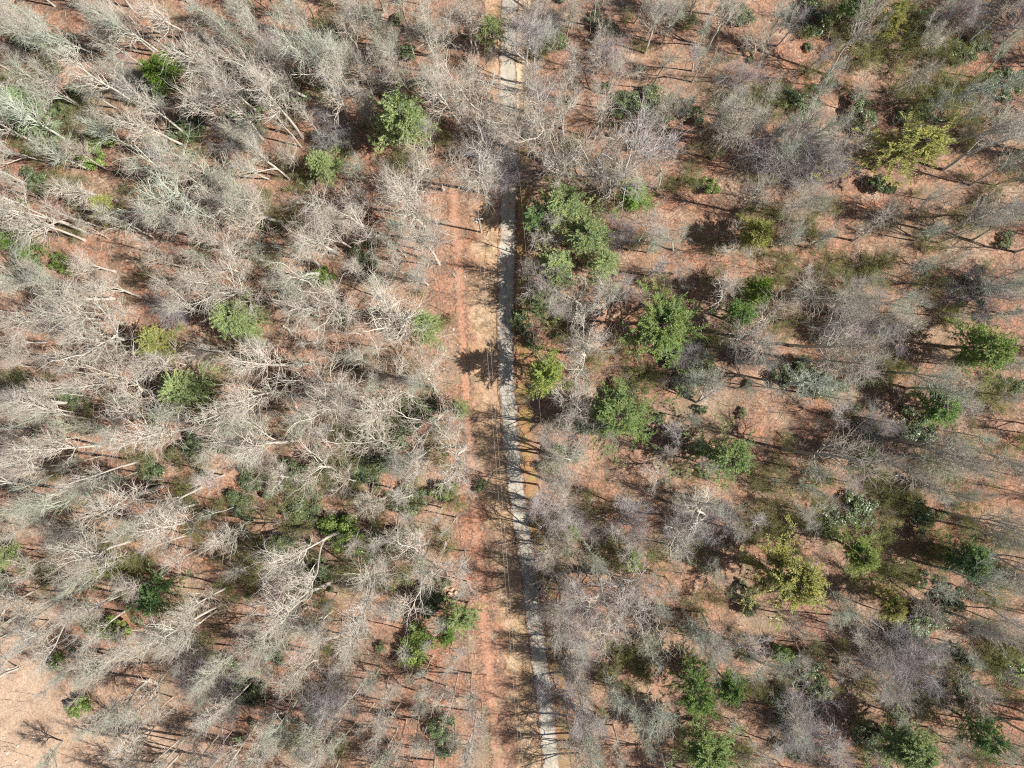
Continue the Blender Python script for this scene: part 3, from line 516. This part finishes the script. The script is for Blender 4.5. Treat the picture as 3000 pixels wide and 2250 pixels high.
BU = [(210,325,40,1),(400,275,40,0),(525,275,45,0),(640,220,35,0),(850,180,30,1),(880,115,25,0),(1190,80,38,0),(1395,225,45,0),(1340,225,28,0),(1440,235,30,0),(130,235,32,0),(110,90,30,0),(55,95,32,0),(80,390,30,0),
 (450,400,35,0),(560,480,28,1),(700,600,30,1),(790,555,30,0),(740,680,22,1),(130,570,25,1),(765,780,27,0),(860,920,52,0),(830,985,56,0),(780,1010,50,0),(905,890,40,0),(640,1030,46,0),(560,1040,40,0),(740,1150,50,1),
 (800,1180,46,0),(880,1080,40,0),(650,1095,48,0),(440,860,36,0),(420,960,36,0),(330,1020,34,0),(930,1290,42,0),(905,1385,40,1),(885,1420,28,1),(500,1470,46,0),(590,1410,30,0),(540,1500,34,0),(700,1530,32,0),(960,1590,42,0),(240,1358,36,1),
 (170,1530,26,1),(122,1430,20,1),(1280,900,42,0),(1235,905,26,0),(1495,785,50,0),(1455,765,38,0),(1460,940,30,0),(1990,255,46,0),(1860,240,40,0),(1740,230,34,0),(1690,205,34,0),(1720,810,42,0),(1780,830,40,0),(1885,800,30,0),
 (1985,925,45,0),(1880,935,36,0),(2110,630,40,0),(2190,840,30,0),(1860,1100,40,0),(1790,1130,38,0),(1965,1375,50,0),(2010,1330,36,0),(1745,1445,40,0),(1690,1410,30,1),(1770,1490,30,0),(1690,1530,34,0),(2080,1480,36,0),(1730,1600,40,0),
 (1880,1590,36,0),(1760,30,40,0),(2100,100,40,0),(2180,180,40,0),(2190,1450,40,1),(1192,992,30,1),(1535,402,22,1),(60,560,34,0),(330,905,20,1),(700,300,28,0),(300,205,26,0),(1310,60,22,0),(960,1060,28,1),(600,1180,38,0),(520,1090,36,0),
 (1120,690,22,0),(1140,720,20,0),(1600,30,30,0),(1500,240,26,0),(1340,850,32,0),(2060,1300,32,0),(1990,1110,34,0),(1620,1300,28,0),(560,230,26,0),(160,860,34,0),(690,1240,34,0),(1900,400,26,0),(2000,60,36,0)]
for x, y, rr, br in BU:
    hh = R.uniform(2.2, 3.6); o = put_green('evergreen_bush', x, y, rr, (.23, .31, .08) if br else (.145, .185, .09), hh, '', BUSH, 1.6, 2.3, .5)
    THINGS.append(['evergreen bush', o, *full(x, y), ('large ' if rr > 40 else 'small ' if rr < 30 else '') + ('fresh-green' if br else 'dark-green')])
YB = [(1800,20,34),(1860,90,34),(1940,130,30),(2080,245,30),(560,150,24),(720,60,34),(1800,560,24),(1720,470,28),(1770,630,22),(1280,770,28),(1400,800,28),(2130,860,40),(2060,690,30),(1780,1050,34),(1930,1090,34),(1925,1140,30),
      (2060,1010,28),(1690,1040,26),(990,1075,24),(240,1225,26),(700,345,22),(880,330,22),(660,390,26),(1900,800,26),(2010,1150,28),(1360,1215,18),(1660,600,22),(1990,60,26),(2150,1400,26),(1980,1480,26),(760,950,26),(410,1060,24),
      (120,300,40),(40,200,44),(1490,385,16),(1310,1460,22),(2150,1290,26),(1620,230,24),(1560,720,18),(1240,330,26)]
for x, y, rr in YB:
    o = put_green('leafing_shrub', x, y, rr, (.32, .35, .12), R.uniform(2.6, 4.5), '', YOUNG, 1.5, 3.0, .6)
    THINGS.append(['leafing shrub', o, *full(x, y), ('broad ' if rr > 28 else 'small ') + 'thin yellow-green'])

# ------------------------------------------------------------------ utility pole, cables
def empty(name, loc, rz=0):
    o = bpy.data.objects.new(name, None); COL.objects.link(o); o.location = loc; o.rotation_euler = (0, 0, rz); return o
def line(a, b_, r0, r1=None, n=2): return np.linspace(a, b_, n)[None].astype(float), np.linspace(r0, r1 or r0, n)[None]
PB = w3(1409, 680); pole = empty('utility_pole', (PB[0], PB[1], 0), 0)
tag(pole, 'wooden utility pole with grey transformer standing in the left verge', 'utility pole')
g = Geo(); g.tubes(*line((0, 0, -.2), (.05, 0, 9.4), .17, .11, 8), 10); link('post', g.mesh('post', [m_pole], True), pole)
g = Geo(); g.box((0, .16, 8.9), (1.5, .1, .12)); link('crossarm', g.mesh('crossarm', [m_pole]), pole)
g = Geo(); g.tubes(*line((-.42, .05, 7.3), (-.42, .05, 8.25), .25, .25, 4), 14); g.tubes(*line((-.42, .05, 8.25), (-.42, .05, 8.4), .24, .08), 12); g.box((-.2, .05, 7.8), (.22, .08, .5)); tf = link('transformer', g.mesh('transformer', [m_can]), pole)
g = Geo(); g.tubes(*line((-.5, .05, 8.35), (-.5, .05, 8.7), .05, .03), 8); link('bushing', g.mesh('bushing', [m_ins]), tf)
for dx in (-.3, 0.3):
    g = Geo(); g.tubes(*line((dx, .16, 8.96), (dx, .16, 9.22), .055, .035, 3), 8); link('insulator', g.mesh('insulator', [m_ins]), pole)
g = Geo(); g.tubes(*line((.02, .1, 8.6), (.9, 4.2, 0), .012), 4); link('guy_wire', g.mesh('guy_wire', [m_wire]), pole)
def cable(name, a, b_, sag, lb, r=.03):
    t = np.linspace(0, 1, 60)[:, None]; P = np.array(a) * (1 - t) + np.array(b_) * t; P[:, 2] -= 4 * sag * (t * (1 - t))[:, 0]
    g = Geo(); g.tubes(P[None], np.full((1, 60), r), 5); tag(link(name, g.mesh(name, [m_wire])), lb, 'cable')
ax, ay = PB[0], PB[1] + .16
e = w3(1546, 2420, 9.2)
cable('power_cable', (ax - .3, ay, 9.2), (e[0] - .5, e[1], 9.2), .5, 'left one of two overhead cables running down from the utility pole', .016)
cable('power_cable', (ax + .3, ay, 9.2), (e[0] + .0, e[1], 9.2), .5, 'right one of two overhead cables running down from the utility pole', .016)
e2 = w3(1434, -250, 9.2)
cable('power_cable', (ax, ay, 9.1), (e2[0], e2[1], 9.1), .8, 'overhead cable running up from the utility pole beside the upper road', .02)
s0 = w3(1520, 500, 7.5); s1 = w3(1690, 2420, 7.5)
cable('service_cable', s0, s1, .5, 'lone thin cable over the right bank of the road', .016)

# ------------------------------------------------------------------ logs, stones, small things
def log(t, x0, y0, x1, y1, r, lb, name='fallen_log'):
    a = w3(*tile(t, x0, y0)); b_ = w3(*tile(t, x1, y1)); n = 7; P = np.linspace(a, b_, n); P[1:-1, :2] += rng.normal(0, .12, (n - 2, 2)); P[:, 2] = r * .8 + .02
    root = empty(name, a); P = P - a; g = Geo(); g.tubes(P[None], np.linspace(r, r * .55, n)[None], 8); link('stem', g.mesh('stem', [m_log], True), root)
    Q, rq = grow(P[None], np.linspace(r, r * .5, n)[None], 5, .35, 1, (25, 60), 1.3, 4, .2, .05, r * .3, .3)
    Q[:, :, 2] = np.abs(Q[:, :, 2]); g = Geo(); g.tubes(Q, rq, 4); link('broken_limbs', g.mesh('broken_limbs', [m_log], True), root)
    tag(root, lb, 'log', 'fallen logs on the forest floor')
for a in [(4,-150,478,135,512,.19,'bleached fallen log lying level left of the lone round pine'),(3,1840,450,1920,497,.26,'short thick pale log below the white-limbed crowns'),(3,1600,668,1770,560,.13,'pale fallen limb slanting beside the short thick log'),
          (2,1690,675,1940,716,.17,'pale fallen log right of the wide lime pine'),(5,1430,578,1550,612,.15,'bleached fallen limb amid grey twigs at middle right'),(1,160,1600,205,1532,.10,'straight peeled stick leaning left of the pole clearing'),
          (1,190,1600,216,1532,.09,'second peeled stick beside the straight one'),(1,1580,262,1700,300,.24,'thick mossy log in the upper right woods'),(6,790,772,890,764,.2,'dark short log right of a bright green bush at lower left'),
          (6,-60,1090,130,1005,.2,'pale log running off the left edge'),(8,560,680,640,700,.14,'short log under the big olive pine'),
          (0,1030,705,1300,690,.13,'added thin stem standing in for a long shadow at upper left'),(1,600,1000,640,830,.1,'thin fallen stem right of the broad blue-green pine'),(5,60,1180,330,1290,.1,'long fallen stem on the open slope at right')]:  # the upper-left stem is added in place of a dark cast shadow
    log(*a)
def ico(c, sz, m, name, lb, cat, group):
    g = Geo(); n = 10; a = np.linspace(0, 2 * math.pi, n, endpoint=False); rings = []
    for k, (zz, q) in enumerate(((0, .8), (.35, 1.), (.75, .8), (1., .35))):
        rings.append(np.stack([np.cos(a) * q, np.sin(a) * q, np.full(n, zz)], -1) * (1 + rng.normal(0, .09, (n, 1))) * np.array(sz))
    V = np.concatenate(rings); V[:, :2] *= 1.0; f = [(k * n + j, k * n + (j + 1) % n, (k + 1) * n + (j + 1) % n, (k + 1) * n + j) for k in range(3) for j in range(n)]
    V = np.concatenate([V, [[0, 0, sz[2] * 1.02]]]); f += [(3 * n + j, 3 * n + (j + 1) % n, 4 * n, 4 * n) for j in range(n)]
    g.add(V, f); o = link(name, g.mesh(name, [m], False)); o.location = c; o.rotation_euler = (0, 0, R.uniform(0, 6)); tag(o, lb, cat, group); return o
for (px, py, s, lb) in [(1328, 965, .42, 'round white stone right of the lone round pine'), (1575, 983, .3, 'small white stone on the right bank above the cedar'), (1355, 99, .4, 'white stone in the upper woods left of the oval pine'),
                        (1340, 1010, .22, 'small pale stone at the ditch below the white stone'), (1475, 1028-25, .2, 'small pale stone on the road edge'), (20, 2205, .55, 'largest pale stone in the bottom left corner'), (52, 2185, .4, 'pale stone up-right of the largest corner stone'),
                        (48, 2232, .4, 'pale stone at the very bottom of the left corner'), (85, 2215, .3, 'pale stone furthest right in the bottom left corner'), (12, 2160, .3, 'pale stone at the left edge above the corner'), (2922, 545, .3, 'white stone near the right edge, upper half'),
                        (70, 2120, .25, 'small pale stone on open sand above the corner stones')]:
    ico(tuple(w3(px, py, 0)), (s * .7, s * .55, s * .4), m_stone, 'stone', lb, 'stone', 'pale stones on the ground')
g_words = ['uppermost cut log round of the small pile', 'big sawn log round facing up in the pile', 'log round at the left of the small pile', 'log round at the right of the small pile', 'lowest log round of the small pile', 'log round lying a little apart from the pile']
for k, (x, y) in enumerate([(672, 488), (705, 528), (655, 520), (720, 498), (690, 555), (745, 520)]):
    c = w3(*tile(7, x, y)); root = empty('cut_log', (c[0], c[1], 0), R.uniform(0, 6))
    g = Geo(); q = .2 + .05 * (k % 3) + (.12 if k == 1 else 0); g.tubes(*line((0, 0, 0), (0.04, 0, .42), q, q, 3), 12); link('bark_side', g.mesh('bark_side', [m_log]), root)
    g = Geo(); g.tubes(*line((.04, 0, .40), (.042, 0, .432), q * .92, q * .92), 12); link('sawn_face', g.mesh('sawn_face', [m_cut]), root)
    tag(root, g_words[k] + ' left of the lower verge' if k != 5 else g_words[k], 'cut log', 'sawn log rounds piled left of the verge')

# ------------------------------------------------------------------ stuff: understorey saplings, fallen twigs, the trees past the three hundred
def occupied(x, y): return near_road(x, y, 150, 50) or (x < 420 and y > 1950 and R.random() < .35)
def sapling(g, base, h, lean, dens):
    P = np.zeros((1, 6, 3)); P[0, 0] = base; d = unit(np.array([lean[0], lean[1], 1.]))
    for k in range(1, 6): d = unit(d + rng.normal(0, .09, 3)); P[0, k] = P[0, k - 1] + d * h / 5
    r = np.linspace(.022 + .004 * h, .008, 6)[None]
    A, ra = grow(P, r, dens, .3, 1, (22, 60), h * .28, 4, .18, .08, .013, .4); B, rb = grow(A, ra, 6, .15, 1, (25, 60), h * .11 + .15, 3, .2, .05, .008, .5)
    return (P, r), (A, ra), (B, rb)
def stuff_obj(name, label, items, m, col):
    g = Geo()
    for k, sides in ((0, 4), (1, 3), (2, 3)):
        if items and k < len(items[0]): g.tubes(np.concatenate([q[k][0] for q in items]), np.concatenate([q[k][1] for q in items]), sides)
    tag(link(name, g.mesh(name, [m], True), None, col), label, 'undergrowth', kind='stuff')
for colr, cnt, lb in (((.52, .45, .40), 1000, 'pale grey saplings and brush filling the understorey'), ((.33, .26, .26), 700, 'dark mauve-brown brush low between the trunks'), ((.42, .45, .36), 450, 'greenish lichened saplings mostly in the right woods')):
    it = []
    while len(it) < cnt:
        x, y = R.uniform(-60, 3100), R.uniform(-60, 2310)
        if occupied(x, y): continue
        if cnt == 450 and x < 1500 and R.random() < .7: continue
        h = R.uniform(1.6, 6.5); it.append(sapling(g, w3(x, y), h, (R.gauss(0, .1), R.gauss(0, .1)), 9))
    stuff_obj('sapling_brush', lb, it, m_twig, colr)
it = []
for _ in range(9000):
    x, y = R.uniform(-60, 3100), R.uniform(-60, 2310)
    if near_road(x, y, 110, 40): continue
    a = R.uniform(0, 6.28); L_ = R.uniform(.5, 3.2) * R.random() + .3; c = w3(x, y); r_ = .012 + .012 * L_
    P = np.array([[c[0] + math.cos(a + .2 * k) * L_ * k / 3, c[1] + math.sin(a + .2 * k) * L_ * k / 3, r_ + .02] for k in range(4)])[None]
    it.append(((P, np.linspace(r_, r_ * .4, 4)[None]),))
stuff_obj('fallen_twigs', 'small dead sticks strewn over the leaf litter', it, m_twig, (.5, .44, .38))

PTS = []; n_small = len(SMALL)
GREEN = [(1409, 660, 70)] + [(*full(a, b_), c_ * 1.356 + 14) for a, b_, c_, *_r in PN] + [(*full(a, b_), c_ * 1.0) for a, b_, c_, *_r in BU]
while len(PTS) < 860:
    x, y = R.uniform(-80, 3450), R.uniform(-150, 2450)
    if near_road(x, y, 170, 60) or (x < 420 and y > 1950): continue
    if x > 1500 and R.random() < .3: continue
    f_ = 1.1; tx, ty = 1500 + (x - 1500) * f_, 1125 + (y - 1125) * f_          # where its crown will show
    if any((tx - a) ** 2 + (ty - b_) ** 2 < (c_ + 38) ** 2 for a, b_, c_ in GREEN) and R.random() < .9: continue
    if min(((x - a) ** 2 + (y - b_) ** 2 for a, b_ in BASES)) < 28 ** 2: continue
    BASES.append((x, y)); PTS.append(w3(x, y))
def gn_stuff(name, items, sources, col, lb, cat):
    """items: (position, euler, scale) ; sources: lists of objects whose meshes are instanced together"""
    me = bpy.data.meshes.new(name); me.from_pydata([tuple(q[0]) for q in items], [], [])
    for nm, k in (('rot', 1), ('siz', 2)):
        at = me.attributes.new(nm, 'FLOAT_VECTOR', 'POINT'); at.data.foreach_set('vector', [float(v) for q in items for v in q[k]])
    at = me.attributes.new('pick', 'INT', 'POINT'); at.data.foreach_set('value', [R.randrange(len(sources)) for _ in items])
    ob_ = link(name, me, None, col)
    ng = bpy.data.node_groups.new(name, 'GeometryNodeTree')
    ng.interface.new_socket('Geometry', in_out='INPUT', socket_type='NodeSocketGeometry'); ng.interface.new_socket('Geometry', in_out='OUTPUT', socket_type='NodeSocketGeometry')
    gi = ng.nodes.new('NodeGroupInput'); go = ng.nodes.new('NodeGroupOutput'); iop = ng.nodes.new('GeometryNodeInstanceOnPoints'); jj = ng.nodes.new('GeometryNodeJoinGeometry')
    for grp in sources:
        j = ng.nodes.new('GeometryNodeJoinGeometry')
        for ob in grp:
            oi = ng.nodes.new('GeometryNodeObjectInfo'); oi.transform_space = 'ORIGINAL'; oi.inputs['Object'].default_value = ob; oi.inputs['As Instance'].default_value = False
            ng.links.new(oi.outputs['Geometry'], j.inputs[0])
        gg = ng.nodes.new('GeometryNodeGeometryToInstance'); ng.links.new(j.outputs[0], gg.inputs[0]); ng.links.new(gg.outputs[0], jj.inputs[0])
    ng.links.new(gi.outputs[0], iop.inputs['Points']); ng.links.new(jj.outputs[0], iop.inputs['Instance']); iop.inputs['Pick Instance'].default_value = True
    def attr(nm, ty):
        a_ = ng.nodes.new('GeometryNodeInputNamedAttribute'); a_.data_type = ty; a_.inputs[0].default_value = nm; return next(q for q in a_.outputs if q.enabled and q.name == 'Attribute')
    ng.links.new(attr('pick', 'INT'), iop.inputs['Instance Index']); ng.links.new(attr('siz', 'FLOAT_VECTOR'), iop.inputs['Scale'])
    e2r = ng.nodes.new('FunctionNodeEulerToRotation'); ng.links.new(attr('rot', 'FLOAT_VECTOR'), e2r.inputs[0]); ng.links.new(e2r.outputs[0], iop.inputs['Rotation'])
    ng.links.new(iop.outputs[0], go.inputs[0]); ob_.modifiers.new(name, 'NODES').node_group = ng
    tag(ob_, lb, cat, kind='stuff')
src = {}
for row in THINGS:
    ch = list(row[1].children)
    for c in ch: src.setdefault(c.data.name, ch)
def grab(meshes): return [src[m.name] for m in meshes if m.name in src]
thin = grab([cm for st in ('pole', 'ascend', 'fork') for tm, cm in PROTO[st]])
def rs(lo, hi, w0=.7, w1=1.05):
    z = R.uniform(lo, hi); return (z * R.uniform(w0, w1), z * R.uniform(w0, w1), z)
allt = [(p, (R.gauss(0, .06), R.gauss(0, .06), R.uniform(0, 6.28)), rs(.5, 1.02, .6, .95)) for p in PTS] + [q[:3] for q in SMALL]
gn_stuff('bare_tree_stand', [q for q in allt if R.random() < (.75 if q[0][0] < 0 else .45)], thin, (.52, .475, .42), 'the many thinner bare trees standing between the larger ones', 'woods')
gn_stuff('lichened_tree_stand', [q for k, q in enumerate(allt) if R.random() < (.38 if q[0][0] < 0 else .42)], thin, (.45, .475, .39), 'thin bare trees greened by lichen between the larger ones', 'woods')
def scatter(n, centres, spread, lo, hi):
    out = []
    while len(out) < n:
        cx, cy = R.choice(centres); x, y = R.gauss(cx, spread), R.gauss(cy, spread)
        if (x < 480 and y > 1930) or near_road(x, y, 60, 50) or (near_road(x, y, 165, 60) and R.random() < .9): continue
        out.append((w3(x, y), (0, 0, R.uniform(0, 6.28)), rs(lo, hi, .8, 1.3)))
    return out
ec = [full(a, b_) for a, b_, c_, d_ in BU]; yc = [full(a, b_) for a, b_, c_ in YB] * 2 + [(R.uniform(560, 1250), R.uniform(1150, 1650)) for _ in range(25)] + [(R.uniform(0, 3000), R.uniform(0, 2250)) for _ in range(45)] + [(R.uniform(1800, 3000), R.uniform(0, 2250)) for _ in range(55)]
gn_stuff('laurel_scrub', scatter(230, ec, 85, .3, .8), grab([c for t_, c in BUSH]), (.185, .225, .11), 'low evergreen laurel scrub spreading round the bushes', 'undergrowth')
gn_stuff('olive_scrub', scatter(640, yc + [(R.uniform(100, 1250), R.uniform(50, 2000)) for _ in range(35)], 66, .5, 1.3), grab([c for t_, c in YOUNG]), (.33, .35, .14), 'hazy olive scrub in thin new leaf under the trees', 'undergrowth')

# ------------------------------------------------------------------ labels that single things out
cnt = {}
for k, o, x, y, adj in THINGS: cnt[k] = cnt.get(k, 0) + 1
print('things', cnt)
SHORT = [(1409, 680, 'the utility pole')] + [(*full(x, y), s) for x, y, s in [(880,262,'the broad blue-green pine'),(1062,65,'the bright oval pine'),(230,458,'the small lime pine'),(510,700,'the tufted light pine'),(355,150,'the mossy upper-left pine'),
    (918,715,'the lone round pine'),(1172,792,'the roadside cedar'),(1345,895,'the broad dark pine'),(1435,690,'the tall bright-green pine'),(1950,330,'the wide lime pine'),(2120,745,'the right-edge pine'),(1690,1255,'the big olive pine'),
    (1532,1475,'the joined pines'),(1960,1630,'the bottom-edge pine'),(330,1280,'the lower-left dark pine'),(1005,1330,'the pale verge pine'),(170,1530,'the bottom-left bright bush'),(740,1150,'the big laurel patch'),
    (20,1208,'the left-edge pine'),(1565,995,'the feathery green pine'),(1380,415,'the compact pine'),(400,830,'the grey-green left pine'),(2085,1200,'the dull lower-right pine'),(710,1700,'the sawn log pile'),(1640,500,'the small olive pine'),(1640,20,'the top edge middle right')]
    if s not in ('the sawn log pile', 'the top edge middle right')] + [(1310, 1735, 'the sawn log pile')]
DIR = ['right of', 'up-right of', 'above', 'up-left of', 'left of', 'down-left of', 'below', 'down-right of']
ORD = ['nearest', 'second', 'third', 'fourth', 'fifth', 'sixth', 'seventh', 'eighth', 'ninth', 'tenth', 'eleventh', 'twelfth']
cells = {}
for row in THINGS:
    k, o, x, y, adj = row
    d, lx, ly, s = min((math.hypot(x - a, y - b_), a, b_, s) for a, b_, s in SHORT)
    o8 = int(round(math.atan2(-(y - ly), x - lx) / (math.pi / 4))) % 8
    cells.setdefault((k, adj, s, o8), []).append((d, row))
GRP = {'bare tree': 'bare trees of the winter woods', 'bare shrub': 'low bare shrubs with dark twigs', 'evergreen bush': 'evergreen bushes under the bare trees', 'leafing shrub': 'shrubs coming into thin leaf'}
for (k, adj, s, o8), rows in cells.items():
    rows.sort(key=lambda q: q[0])
    for n_, (d, row) in enumerate(rows):
        if len(rows) == 1: lb = f'{adj} {k} {DIR[o8]} {s}'
        else: lb = f'{adj} {k} {DIR[o8]} {s}, {ORD[n_]}' + (' to it' if n_ == 0 else ' out from it')
        tag(row[1], lb, k.replace('bare ', '') if k != 'leafing shrub' else 'shrub', GRP[k])
